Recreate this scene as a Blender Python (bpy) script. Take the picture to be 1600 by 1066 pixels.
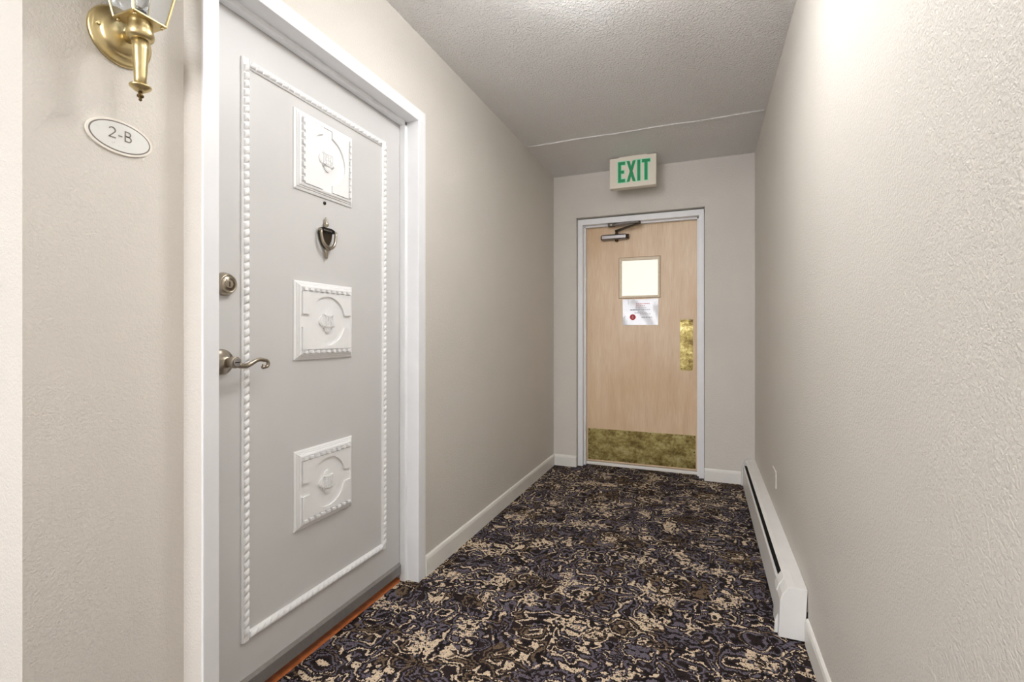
import bpy, bmesh, math, random
from mathutils import Vector, Matrix
random.seed(7)
for o in list(bpy.data.objects):
    bpy.data.objects.remove(o, do_unlink=True)
SC = bpy.context.scene
COL = SC.collection
PI = math.pi

# ------------------------------------------------------------------ camera, world, exposure
cam = bpy.data.cameras.new('camera')
cam.sensor_width = 36.0
cam.lens = 750.58 / 1600 * 36.0
cam.shift_y = -10.7 / 1600
cam.clip_start = 0.02
cam_o = bpy.data.objects.new('camera', cam)
cam_o.location = (0, 0, 1.09)
cam_o.rotation_euler = (PI / 2, 0, 0.3803)
COL.objects.link(cam_o)
SC.camera = cam_o
wd = bpy.data.worlds.new('world'); SC.world = wd; wd.use_nodes = True
wd.node_tree.nodes['Background'].inputs[0].default_value = (1, 0.97, 0.92, 1)
wd.node_tree.nodes['Background'].inputs[1].default_value = 0.05
SC.view_settings.view_transform = 'Standard'
SC.view_settings.look = 'None'
SC.view_settings.gamma = 1.0
SC.view_settings.use_curve_mapping = False
SC.view_settings.exposure = 1.38
NEAR_FILL, INNER_FILL, LOBBY_LAMP = 5.0, 12.5, 38.0  # two added corridor fills, then the lobby globe
WINDOW_FILL = 7.0  # strength of the added window behind the camera

# ------------------------------------------------------------------ helpers
WLOC = {}
def lin(c):
    f = lambda v: (v / 255) / 12.92 if v / 255 <= 0.04045 else ((v / 255 + 0.055) / 1.055) ** 2.4
    return (f(c[0]), f(c[1]), f(c[2]), 1)

class MB:
    def __init__(s): s.v = []; s.f = []; s.sm = []
    def add(s, vs, fs, smooth=False):
        n = len(s.v); s.v += [tuple(p) for p in vs]
        for f in fs: s.f.append([n + i for i in f]); s.sm.append(smooth)
        return s
    def box(s, x0, x1, y0, y1, z0, z1):
        vs = [(x, y, z) for z in (z0, z1) for y in (y0, y1) for x in (x0, x1)]
        return s.add(vs, [(0, 2, 3, 1), (4, 5, 7, 6), (0, 1, 5, 4), (2, 6, 7, 3), (0, 4, 6, 2), (1, 3, 7, 5)])
    def prism(s, poly, a0, a1, m, smooth=False):
        """poly: 2D points; m(p, q, a) -> 3D"""
        n = len(poly)
        vs = [m(p, q, a0) for p, q in poly] + [m(p, q, a1) for p, q in poly]
        s.add(vs, [tuple(range(n))[::-1], tuple(range(n, 2 * n))])
        b = len(s.v) - 2 * n
        for i in range(n):
            j = (i + 1) % n
            s.f.append([b + i, b + j, b + n + j, b + n + i]); s.sm.append(smooth)
        return s
    def lathe(s, prof, org, axis='z', n=32, smooth=True):
        """prof: (radius, height) pairs along the axis"""
        ox, oy, oz = org
        def P(r, h, a):
            c, d = r * math.cos(a), r * math.sin(a)
            return {'z': (ox + c, oy + d, oz + h), 'x': (ox + h, oy + c, oz + d), 'y': (ox + d, oy + h, oz + c)}[axis]
        vs = [P(r, h, 2 * PI * k / n) for r, h in prof for k in range(n)]
        fs = []
        for i in range(len(prof) - 1):
            for k in range(n):
                l = (k + 1) % n
                fs.append((i * n + k, i * n + l, (i + 1) * n + l, (i + 1) * n + k))
        s.add(vs, fs, smooth)
        b = len(s.v) - len(vs)
        s.f.append([b + k for k in range(n)][::-1]); s.sm.append(False)
        s.f.append([b + (len(prof) - 1) * n + k for k in range(n)]); s.sm.append(False)
        return s
    def tube(s, path, rad, n=12, smooth=True, flat=1.0):
        path = [Vector(p) for p in path]
        rs = rad if isinstance(rad, (list, tuple)) else [rad] * len(path)
        rings = []; up = None
        for i, p in enumerate(path):
            t = (path[min(i + 1, len(path) - 1)] - path[max(i - 1, 0)]).normalized()
            if up is None:
                up = Vector((0, 0, 1)) if abs(t.z) < 0.9 else Vector((1, 0, 0))
            u = t.cross(up).normalized(); w = u.cross(t).normalized(); up = w
            rings.append([p + rs[i] * (math.cos(2 * PI * k / n) * u + flat * math.sin(2 * PI * k / n) * w) for k in range(n)])
        vs = [q for r in rings for q in r]
        fs = [(i * n + k, i * n + (k + 1) % n, (i + 1) * n + (k + 1) % n, (i + 1) * n + k) for i in range(len(path) - 1) for k in range(n)]
        s.add(vs, fs, smooth)
        b = len(s.v) - len(vs)
        s.f.append([b + k for k in range(n)][::-1]); s.sm.append(False)
        s.f.append([b + (len(path) - 1) * n + k for k in range(n)]); s.sm.append(False)
        return s
    def ball(s, c, r, n=16):
        prof = [(max(1e-5, r * math.sin(PI * i / 10)), -r * math.cos(PI * i / 10)) for i in range(11)]
        return s.lathe(prof, c, 'z', n)

def setp(o, label=None, cat=None, group=None, kind=None):
    for k, v in (('label', label), ('category', cat), ('group', group), ('kind', kind)):
        if v: o[k] = v
    return o

def obj(name, mb, mat, parent=None, bevel=0.0, seg=2, **kw):
    xs = [[p[i] for p in mb.v] for i in range(3)]
    ctr = Vector([(min(a) + max(a)) / 2 for a in xs])
    if parent is None: ctr.z = min(xs[2])
    me = bpy.data.meshes.new(name)
    me.from_pydata([Vector(p) - ctr for p in mb.v], [], mb.f)
    bm = bmesh.new(); bm.from_mesh(me)
    bmesh.ops.recalc_face_normals(bm, faces=bm.faces)
    bm.to_mesh(me); bm.free()
    for p, sm in zip(me.polygons, mb.sm): p.use_smooth = sm
    me.materials.append(mat)
    o = bpy.data.objects.new(name, me); COL.objects.link(o)
    base = WLOC[parent.name] if parent else Vector((0, 0, 0))
    o.parent = parent; o.location = ctr - base; WLOC[o.name] = ctr
    if bevel:
        b = o.modifiers.new('bevel', 'BEVEL'); b.width = bevel; b.segments = seg; b.limit_method = 'ANGLE'; b.angle_limit = math.radians(35)
    return setp(o, **kw)

def empty(name, loc, **kw):
    o = bpy.data.objects.new(name, None); COL.objects.link(o)
    o.empty_display_size = 0.05; o.location = loc; WLOC[o.name] = Vector(loc)
    return setp(o, **kw)

def clone(src, parent, loc):
    c = src.copy(); COL.objects.link(c); c.parent = parent
    c.location = Vector(loc) - WLOC[parent.name]; WLOC[c.name] = Vector(loc)
    return c

# ------------------------------------------------------------------ materials
class NT:
    def __init__(s, name):
        s.m = bpy.data.materials.new(name); s.m.use_nodes = True
        s.t = s.m.node_tree; s.b = s.t.nodes['Principled BSDF']
    def n(s, typ, ins=None, **props):
        nd = s.t.nodes.new(typ)
        for k, v in props.items(): setattr(nd, k, v)
        for k, v in (ins or {}).items():
            if isinstance(v, bpy.types.NodeSocket): s.t.links.new(v, nd.inputs[k])
            else: nd.inputs[k].default_value = v
        return nd
    def math(s, op, a, b=0.0, c=0.0):
        return s.n('ShaderNodeMath', {0: a, 1: b, 2: c}, operation=op).outputs[0]
    def vmath(s, op, a, b=(0, 0, 0)):
        return s.n('ShaderNodeVectorMath', {0: a, 1: b}, operation=op).outputs[0]
    def mix(s, fac, a, b):
        nd = s.n('ShaderNodeMix', data_type='RGBA')
        for i, v in ((0, fac), (6, a), (7, b)):
            if isinstance(v, bpy.types.NodeSocket): s.t.links.new(v, nd.inputs[i])
            else: nd.inputs[i].default_value = v
        return nd.outputs[2]
    def ramp(s, fac, stops, interp='LINEAR'):
        nd = s.n('ShaderNodeValToRGB', {0: fac}); r = nd.color_ramp; r.interpolation = interp
        while len(r.elements) < len(stops): r.elements.new(0.5)
        for e, (p, c) in zip(r.elements, stops): e.position = p; e.color = c
        return nd.outputs[0]
    def set(s, **kw):
        for k, v in kw.items():
            k = k.replace('_', ' ')
            if isinstance(v, bpy.types.NodeSocket): s.t.links.new(v, s.b.inputs[k])
            else: s.b.inputs[k].default_value = v
        return s
    def bump(s, h, strength, dist, prev=None):
        nd = s.n('ShaderNodeBump', {'Height': h, 'Strength': strength, 'Distance': dist})
        if prev: s.t.links.new(prev, nd.inputs['Normal'])
        return nd.outputs[0]

def pos(t): return t.n('ShaderNodeNewGeometry').outputs['Position']

def plain(name, rgb, rough=0.5, metal=0.0, noise=0.0, scale=40, bump=0.0, spec=0.5, coat=0.0):
    t = NT(name); c = lin(rgb)
    t.set(Base_Color=c, Roughness=rough, Metallic=metal)
    t.b.inputs['Specular IOR Level'].default_value = spec
    t.b.inputs['Coat Weight'].default_value = coat
    nz = t.n('ShaderNodeTexNoise', {'Vector': pos(t), 'Scale': scale, 'Detail': 3.0}).outputs[0]
    if noise:
        d = (c[0] * (1 - noise), c[1] * (1 - noise), c[2] * (1 - noise), 1)
        e = (min(1, c[0] * (1 + noise)), min(1, c[1] * (1 + noise)), min(1, c[2] * (1 + noise)), 1)
        t.set(Base_Color=t.ramp(nz, [(0.3, d), (0.7, e)]))
    if bump: t.set(Normal=t.bump(nz, bump, 0.002))
    return t.m

def wall_mat(name, rgb, scale=170, strength=0.28, dist=0.004):
    t = NT(name); p = pos(t)
    n1 = t.n('ShaderNodeTexNoise', {'Vector': p, 'Scale': scale, 'Detail': 2.0, 'Roughness': 0.5, 'Distortion': 0.6}).outputs[0]
    n2 = t.n('ShaderNodeTexNoise', {'Vector': p, 'Scale': 3.0, 'Detail': 3.0}).outputs[0]
    c = lin(rgb)
    t.set(Base_Color=t.ramp(n2, [(0.3, tuple(v * 0.97 for v in c[:3]) + (1,)), (0.7, c)]), Roughness=0.62)
    t.b.inputs['Specular IOR Level'].default_value = 0.35
    h = t.ramp(n1, [(0.38, (0, 0, 0, 1)), (0.62, (1, 1, 1, 1))])
    t.set(Normal=t.bump(h, strength, dist))
    return t.m

M = {}
M['wall'] = wall_mat('painted_wall', (222, 217, 209))
def ceiling_mat():
    t = NT('stippled_ceiling'); p = pos(t)
    n1 = t.n('ShaderNodeTexNoise', {'Vector': p, 'Scale': 95.0, 'Detail': 3.0, 'Roughness': 0.55, 'Distortion': 0.8}).outputs[0]
    v1 = t.n('ShaderNodeTexVoronoi', {'Vector': p, 'Scale': 75.0}, feature='SMOOTH_F1').outputs[0]
    h1 = t.ramp(n1, [(0.42, (0, 0, 0, 1)), (0.66, (1, 1, 1, 1))])
    h2 = t.ramp(v1, [(0.05, (1, 1, 1, 1)), (0.45, (0, 0, 0, 1))])
    h = t.math('ADD', t.math('MULTIPLY', h1, 0.7), t.math('MULTIPLY', h2, 0.5))
    t.set(Base_Color=lin((242, 241, 239)), Roughness=0.5, Normal=t.bump(h, 0.85, 0.007))
    return t.m
M['ceiling'] = ceiling_mat()
M['white'] = plain('white_paint', (242, 243, 245), 0.38, noise=0.02, scale=8)
M['cream_white'] = plain('cream_white_paint', (238, 236, 230), 0.4, noise=0.02, scale=8)
M['door_grey'] = plain('warm_grey_door_paint', (214, 213, 212), 0.42, noise=0.015, scale=5)
M['plaster'] = plain('white_moulding_paint', (246, 246, 246), 0.4, noise=0.01)
M['heater'] = plain('white_enamel', (238, 237, 234), 0.38, noise=0.02, scale=12)
M['black'] = plain('black_void', (12, 11, 10), 0.8)
M['nickel'] = plain('satin_nickel', (176, 166, 150), 0.28, 1.0, noise=0.08, scale=60)
M['dark_nickel'] = plain('dark_nickel', (92, 84, 72), 0.35, 1.0, noise=0.1, scale=60)
M['steel'] = plain('closer_grey_metal', (150, 146, 146), 0.35, 0.9, noise=0.05)
M['dark_steel'] = plain('closer_dark_metal', (84, 76, 66), 0.4, 0.8)
M['alu'] = plain('brushed_aluminium', (150, 146, 144), 0.42, 0.45, noise=0.06, scale=90)
M['brass'] = plain('antique_brass', (206, 188, 142), 0.34, 1.0, noise=0.08, scale=30)
M['brass_dark'] = plain('dark_brass', (92, 74, 46), 0.35, 1.0)
M['sill_wood'] = plain('orange_wood', (196, 112, 60), 0.4, noise=0.25, scale=35)
M['sign_cream'] = plain('exit_sign_housing', (232, 224, 208), 0.45)
M['green'] = plain('exit_green', (18, 150, 92), 0.45)
M['pale_green'] = plain('exit_green_rim', (150, 232, 190), 0.45)
M['sign_face'] = plain('number_plate_face', (226, 226, 222), 0.35)
M['sign_rim'] = plain('number_plate_rim', (240, 234, 224), 0.35)
M['sign_grey'] = plain('number_plate_grey', (122, 116, 108), 0.5)
M['paper'] = plain('notice_paper', (222, 222, 228), 0.25, noise=0.02, scale=30, coat=0.4)
M['ink'] = plain('notice_ink', (138, 134, 142), 0.6)
M['red'] = plain('notice_red', (196, 44, 52), 0.5)
M['pink'] = plain('notice_red_print', (206, 130, 134), 0.5)
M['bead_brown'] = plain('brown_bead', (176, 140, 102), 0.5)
M['bulb'] = plain('bulb_glass', (235, 235, 235), 0.1)

def glass_mat():
    t = NT('lantern_glass')
    t.set(Base_Color=(0.93, 0.95, 0.97, 1), Roughness=0.03)
    t.b.inputs['Transmission Weight'].default_value = 1.0
    t.b.inputs['IOR'].default_value = 1.45
    return t.m
M['glass'] = glass_mat()
def emit(name, rgb, s):
    t = NT(name); t.set(Base_Color=lin(rgb), Roughness=0.4, Emission_Color=lin(rgb), Emission_Strength=s)
    return t.m
M['pane'] = emit('backlit_frosted_pane', (236, 238, 228), 0.21)
M['lamp'] = emit('near_fill_diffuser', (255, 254, 253), NEAR_FILL)  # glow of the added near fill drum
M['inner_fill'] = emit('inner_fill_diffuser', (255, 254, 253), INNER_FILL)  # glow of the added inner fill drum
M['lobby_lamp'] = emit('lit_lobby_globe', (255, 254, 253), LOBBY_LAMP)
M['fill_window'] = emit('fill_window_glow', (250, 250, 255), WINDOW_FILL)  # emitter for the made-up lobby window

def wood_mat():
    t = NT('birch_veneer'); p = pos(t)
    sc = t.vmath('MULTIPLY', p, (14.0, 14.0, 1.6))
    n1 = t.n('ShaderNodeTexNoise', {'Vector': sc, 'Scale': 1.0, 'Detail': 5.0, 'Roughness': 0.6, 'Distortion': 0.8}).outputs[0]
    sf = t.vmath('MULTIPLY', p, (170.0, 170.0, 9.0))
    n2 = t.n('ShaderNodeTexNoise', {'Vector': sf, 'Scale': 1.0, 'Detail': 2.0}).outputs[0]
    n3 = t.n('ShaderNodeTexNoise', {'Vector': p, 'Scale': 2.2, 'Detail': 2.0}).outputs[0]
    c1 = t.ramp(n1, [(0.3, lin((214, 180, 142))), (0.52, lin((230, 202, 166))), (0.72, lin((239, 220, 192)))])
    c2 = t.ramp(n2, [(0.35, lin((218, 190, 154))), (0.65, lin((243, 224, 196)))])
    c = t.mix(0.4, c1, c2)
    c = t.mix(t.ramp(n3, [(0.35, (0, 0, 0, 1)), (0.7, (0.5, 0.5, 0.5, 1))]), c, lin((214, 176, 132)))
    t.set(Base_Color=c, Roughness=0.36, Normal=t.bump(n2, 0.06, 0.001))
    return t.m
M['birch'] = wood_mat()
M['birch_trim'] = plain('birch_trim', (228, 210, 184), 0.4, noise=0.06, scale=60)

def tarnish_mat():
    t = NT('tarnished_brass'); p = pos(t)
    n1 = t.n('ShaderNodeTexNoise', {'Vector': t.vmath('MULTIPLY', p, (7.0, 7.0, 12.0)), 'Scale': 1.0, 'Detail': 6.0, 'Roughness': 0.65}).outputs[0]
    n2 = t.n('ShaderNodeTexNoise', {'Vector': p, 'Scale': 45.0, 'Detail': 4.0, 'Roughness': 0.7}).outputs[0]
    f = t.math('ADD', t.math('MULTIPLY', n1, 0.65), t.math('MULTIPLY', n2, 0.35))
    c = t.ramp(f, [(0.40, lin((100, 84, 44))), (0.49, lin((156, 138, 82))), (0.56, lin((194, 180, 118))), (0.66, lin((222, 212, 166)))])
    r = t.ramp(f, [(0.35, (0.5, 0.5, 0.5, 1)), (0.7, (0.24, 0.24, 0.24, 1))])
    t.set(Base_Color=c, Roughness=r, Metallic=0.7, Normal=t.bump(n2, 0.15, 0.001))
    return t.m
M['tarnish'] = tarnish_mat()

def carpet_mat():
    t = NT('patterned_carpet'); p = pos(t)
    pf = t.vmath('MULTIPLY', p, (1, 1, 0))
    q = t.vmath('SNAP', pf, (0.0036, 0.0036, 1.0))                     # one cell per tuft
    jit = t.n('ShaderNodeTexWhiteNoise', {'Vector': q}, noise_dimensions='3D')
    def thr(v, lo, hi=None):
        st = [(0.0, (0, 0, 0, 1)), (lo, (1, 1, 1, 1))]
        if hi is not None: st.append((hi, (0, 0, 0, 1)))
        return t.ramp(v, st, 'CONSTANT')
    wob = t.n('ShaderNodeTexNoise', {'Vector': q, 'Scale': 8.0, 'Detail': 2.0, 'Roughness': 0.5}).outputs['Color']
    wv = t.vmath('MULTIPLY', t.vmath('SUBTRACT', wob, (0.5, 0.5, 0.5)), (0.085, 0.085, 0))
    jv = t.vmath('MULTIPLY', t.vmath('SUBTRACT', jit.outputs['Color'], (0.5, 0.5, 0.5)), (0.0035, 0.0035, 0))
    w = t.vmath('ADD', t.vmath('ADD', q, wv), jv)
    vo = t.n('ShaderNodeTexVoronoi', {'Vector': w, 'Scale': 7.5, 'Randomness': 0.9}, voronoi_dimensions='2D', feature='F1')
    loc = t.vmath('ABSOLUTE', t.vmath('SUBTRACT', w, vo.outputs['Position']))
    rnd = vo.outputs['Color']
    mo = t.vmath('ADD', t.vmath('MULTIPLY', loc, (1, 1, 0)), t.vmath('MULTIPLY', rnd, (31.0, 17.0, 23.0)))
    n1 = t.n('ShaderNodeTexNoise', {'Vector': mo, 'Scale': 22.0, 'Detail': 0.5, 'Roughness': 0.5}).outputs[0]
    field = t.math('ADD', t.math('MULTIPLY', n1, 2.6), t.math('MULTIPLY', vo.outputs['Distance'], 2.6))
    band = t.math('FRACT', field)
    big = t.n('ShaderNodeTexNoise', {'Vector': w, 'Scale': 6.5, 'Detail': 2.0, 'Roughness': 0.6}).outputs[0]
    big2 = t.n('ShaderNodeTexNoise', {'Vector': t.vmath('ADD', w, (7.3, 2.1, 0)), 'Scale': 5.0, 'Detail': 2.0}).outputs[0]
    big3 = t.n('ShaderNodeTexNoise', {'Vector': t.vmath('ADD', w, (1.3, 9.1, 0)), 'Scale': 8.0, 'Detail': 1.0}).outputs[0]
    fin = t.n('ShaderNodeTexNoise', {'Vector': mo, 'Scale': 75.0, 'Detail': 1.0}).outputs[0]
    dark = lin((46, 38, 38)); purple = lin((104, 97, 107)); beige = lin((214, 194, 168)); brown = lin((112, 94, 76)); black = lin((30, 25, 26))
    # fields: dark, with purple or brown fillings between the contour lines
    fill = t.mix(thr(big2, 0.57), purple, brown)
    c = t.mix(thr(band, 0.62), dark, fill)
    c = t.mix(thr(band, 0.86), c, black)
    # light contour lines
    acc = t.mix(thr(big, 0.43), t.mix(thr(big3, 0.5), brown, purple), beige)
    c = t.mix(thr(band, 0.17, 0.36), c, acc)
    c = t.mix(thr(band, 0.37, 0.46), c, black)
    # light mottled patches with dark holes
    patch = t.math('MULTIPLY', thr(big, 0.60), thr(fin, 0.0, 0.49))
    c = t.mix(patch, c, beige)
    holes = t.math('MULTIPLY', thr(big3, 0.55), thr(fin, 0.60))
    c = t.mix(holes, c, dark)
    spk = t.n('ShaderNodeTexWhiteNoise', {'Vector': t.vmath('ADD', q, (3.1, 1.7, 0))}, noise_dimensions='3D').outputs['Value']
    c = t.mix(thr(spk, 0.93), c, dark)
    val = t.math('ADD', t.math('MULTIPLY', jit.outputs['Value'], 0.5), 0.75)
    cc = t.n('ShaderNodeHueSaturation', {'Color': c, 'Value': val}).outputs[0]
    fine = t.n('ShaderNodeTexNoise', {'Vector': p, 'Scale': 330.0, 'Detail': 2.0}).outputs[0]
    t.set(Base_Color=cc, Roughness=0.95, Normal=t.bump(fine, 0.6, 0.004))
    t.b.inputs['Specular IOR Level'].default_value = 0.1
    return t.m
M['carpet'] = carpet_mat()

# ------------------------------------------------------------------ room dimensions (metres)
XL, XR, YF = -1.167, 0.3395, 3.857          # corridor left / right wall faces, far wall face
XS = -1.2317                                # set-back wall carrying the lantern
YC, YN = 0.8264, 0.5144                     # its far and near corners
ZC, ZF, YSEAM = 2.411, 2.396, 3.18          # ceiling, ceiling at the far wall, ceiling seam
XB, YB = -3.4, -2.8                         # lobby behind the camera
DY0, DY1, DZ = 0.8706, 1.8023, 2.0276       # apartment door opening
DF = -1.2505                                # its face

# ------------------------------------------------------------------ shell
obj('floor', MB().box(XB - 0.1, XR + 0.1, YB - 0.1, 0.8264, -0.1, 0).box(-1.247, XR + 0.1, 0.8264, 4.045, -0.1, 0),
    M['carpet'], label='dark carpet with beige and purple ornament along the corridor', cat='carpet', kind='structure')
cl = MB().box(XB - 0.1, XR + 0.1, YB - 0.1, YSEAM, ZC, ZC + 0.1)
cl.prism([(YSEAM, ZC - 0.004), (YF + 0.02, ZF), (YF + 0.02, ZC + 0.1), (YSEAM, ZC + 0.1)], XL - 0.1, XR + 0.1, lambda p, q, a: (a, p, q))
co = obj('ceiling', cl, M['ceiling'], label='off-white stippled ceiling above the corridor', cat='ceiling', kind='structure')
obj('seam', MB().tube([(XL + (XR - XL) * k / 14, YSEAM + 0.006 * math.sin(k * 1.3), ZC - 0.002) for k in range(15)], 0.005, 8), M['ceiling'], co)

wl = MB()
wl.box(-1.40, XL, YC, DY0 - 0.004, 0, DZ + 0.004)
wl.box(-1.40, XL, YC, DY1 + 0.03, DZ + 0.004, ZC)
wl.box(-1.40, XL, DY1 + 0.03, YF, 0, ZC)
obj('wall_left', wl, M['wall'], label='beige corridor wall with the grey apartment door in it', cat='wall', kind='structure')
obj('wall_entry', MB().box(-1.40, XS, YN, YC, 0, ZC).box(XB, -1.40, YN, 0.66, 0, ZC), M['wall'],
    label='narrow beige wall beside the apartment door, carrying the brass lantern', cat='wall', kind='structure')
obj('wall_right', MB().box(XR, XR + 0.12, YB, YF + 0.25, 0, ZC), M['wall'], label='long bare beige wall above the baseboard heater', cat='wall', kind='structure')
FX0, FX1, FZ = -0.9733, 0.004, 2.043
obj('wall_far', MB().box(-1.40, FX0, YF, YF + 0.25, 0, ZC).box(FX1, XR, YF, YF + 0.25, 0, ZC).box(FX0, FX1, YF, YF + 0.25, FZ, ZC), M['wall'],
    label='beige end wall around the wooden exit door', cat='wall', kind='structure')
obj('wall_back', MB().box(XB, XR, YB - 0.12, YB, 0, ZC), M['wall'], label='beige lobby wall opposite the exit door', cat='wall', kind='structure')
obj('wall_lobby', MB().box(XB - 0.12, XB, YB, 0.66, 0, ZC), M['wall'], label='beige lobby wall facing the long bare wall', cat='wall', kind='structure')

def base(name, y0, y1, x0, x1, side, lab):
    """baseboard with an eased top edge"""
    hgt, th = 0.092, 0.011
    mb = MB()
    prof = [(0, 0), (th, 0), (th, hgt - 0.018), (th - 0.003, hgt - 0.006), (th - 0.008, hgt), (0, hgt)]
    if side == 'L': mb.prism(prof, y0, y1, lambda p, q, a: (x0 + p, a, q))
    if side == 'R': mb.prism(prof, y0, y1, lambda p, q, a: (x0 - p, a, q))
    if side == 'F': mb.prism(prof, x0, x1, lambda p, q, a: (a, y0 - p, q))
    if side == 'N': mb.prism(prof, x0, x1, lambda p, q, a: (a, y0 - p, q))
    obj(name, mb, M['cream_white'], label=lab, cat='baseboard', kind='structure')
base('baseboard_left', 1.8605, YF, XL, None, 'L', 'white baseboard along the wall beside the apartment door')
base('baseboard_far_left', YF, None, XL + 0.011, FX0 + 0.002, 'F', 'short white baseboard between the corridor corner and exit door')
base('baseboard_far_right', YF, None, FX1 - 0.002, 0.252, 'F', 'short white baseboard between the exit door and the heater')
base('baseboard_right', YB, 1.949, XR, None, 'R', 'white baseboard running up to the heater end cap')

# ------------------------------------------------------------------ apartment door frame
def frame_profile(sgn, inner, outer):
    return [(XL - 0.2, outer), (XL + 0.006, outer), (XL + 0.006, inner), (-1.221, inner), (-1.221, inner + sgn * 0.016),
            (DF + 0.001, inner + sgn * 0.016), (DF + 0.001, inner), (XL - 0.2, inner)]
tf = empty('trim_1', (XL, 1.336, 0), label='white metal frame around the grey apartment door', cat='door frame', kind='structure')
mp = lambda p, q, a: (p, q, a)
obj('jamb', MB().prism(frame_profile(1, DY0, YC + 0.0005), 0, DZ, mp), M['white'], tf, bevel=0.002)
obj('jamb', MB().prism(frame_profile(-1, DY1, 1.8595), 0, DZ, mp), M['white'], tf, bevel=0.002)
obj('head', MB().prism(frame_profile(-1, DZ, 2.079), YC + 0.0005, 1.8595, lambda p, q, a: (p, a, q)), M['white'], tf, bevel=0.002)
obj('trim_2', MB().box(-1.42, -1.243, DY0, DY1, -0.02, 0.004), M['sill_wood'], bevel=0.002,
    label='orange wooden threshold strip under the grey apartment door', cat='threshold', kind='structure')

# ------------------------------------------------------------------ apartment door
d1 = empty('door_1', (DF, 1.336, 0), label='grey apartment door with three white ornamental plaques', cat='door', kind='structure')
obj('door_leaf', MB().box(DF - 0.044, DF, DY0 + 0.004, DY1 - 0.004, 0.036, DZ - 0.004), M['door_grey'], d1, bevel=0.002)
sw = MB().prism([(DF, 0.034), (DF + 0.010, 0.034), (DF + 0.010, 0.072), (DF + 0.003, 0.081), (DF, 0.081)], DY0 + 0.018, DY1 - 0.018, lambda p, q, a: (p, a, q))
obj('door_sweep', sw, M['alu'], d1, label='grey metal sweep strip along the door foot')

# beaded border
BY0, BY1, BZ0, BZ1, BW = 1.003, 1.683, 0.190, 1.899, 0.025
mo = MB()
def strip(a0, a1, b, vertical):
    prof = [(0, -BW / 2), (0.005, -BW / 2), (0.008, -BW / 2 + 0.004), (0.008, BW / 2 - 0.004), (0.005, BW / 2), (0, BW / 2)]
    if vertical: mo.prism(prof, a0, a1, lambda p, q, a: (DF + p, b + q, a))
    else: mo.prism(prof, a0, a1, lambda p, q, a: (DF + p, a, b + q))
h2 = BW / 2
strip(BZ0, BZ1, BY0 + h2, True); strip(BZ0, BZ1, BY1 - h2, True)
strip(BY0 + BW, BY1 - BW, BZ0 + h2, False); strip(BY0 + BW, BY1 - BW, BZ1 - h2, False)
border = obj('border_moulding', mo, M['plaster'], d1, label='white beaded moulding border')
def bead(vertical, L=0.0222):
    """pillow-shaped bead with slanted ends"""
    mb = MB(); rows = []
    for i in range(5):
        u = -1 + i * 0.5; hh = 0.0070 * math.sqrt(max(0.0, 1 - (abs(u) ** 2.6)))
        for j in range(4):
            w = -1 + j * 2 / 3.0
            k = 1.0 if abs(w) < 0.5 else 0.35
            a = u * L / 2 + w * 0.0035
            b = w * 0.0088
            rows.append((DF + 0.0078 + hh * k, b, a) if vertical else (DF + 0.0078 + hh * k, a, b))
    fs = [(i * 4 + j, i * 4 + j + 1, i * 4 + j + 5, i * 4 + j + 4) for i in range(4) for j in range(3)]
    bs = [(p[0], p[1], p[2]) for p in rows]
    low = [(DF + 0.006, p[1], p[2]) for p in rows]
    ring = [0, 1, 2, 3, 7, 11, 15, 19, 18, 17, 16, 12, 8, 4]
    mb.add(bs + low, fs, True)
    for i in range(len(ring)):
        a, b = ring[i], ring[(i + 1) % len(ring)]
        mb.f.append([a, b, 20 + b, 20 + a]); mb.sm.append(False)
    return mb
protos = {}
for vert in (True, False):
    o = obj('bead', bead(vert), M['plaster'], border)
    protos[vert] = [o, False]
def put_bead(vert, y, z):
    o, used = protos[vert]
    loc = Vector((WLOC[o.name].x, y, z))
    if not used: o.location = loc - WLOC[border.name]; WLOC[o.name] = loc; protos[vert][1] = True
    else: clone(o, border, loc)
nz_, ny_ = 69, 26
for k in range(nz_):
    z = BZ0 + BW * 0.7 + (BZ1 - BZ0 - 1.4 * BW) * (k + 0.5) / nz_
    put_bead(True, BY0 + h2 + 0.001, z); put_bead(True, BY1 - h2 + 0.001, z)
for k in range(ny_):
    y = BY0 + BW + (BY1 - BY0 - 2 * BW) * (k + 0.5) / ny_
    put_bead(False, y, BZ0 + h2); put_bead(False, y, BZ1 - h2)

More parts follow.
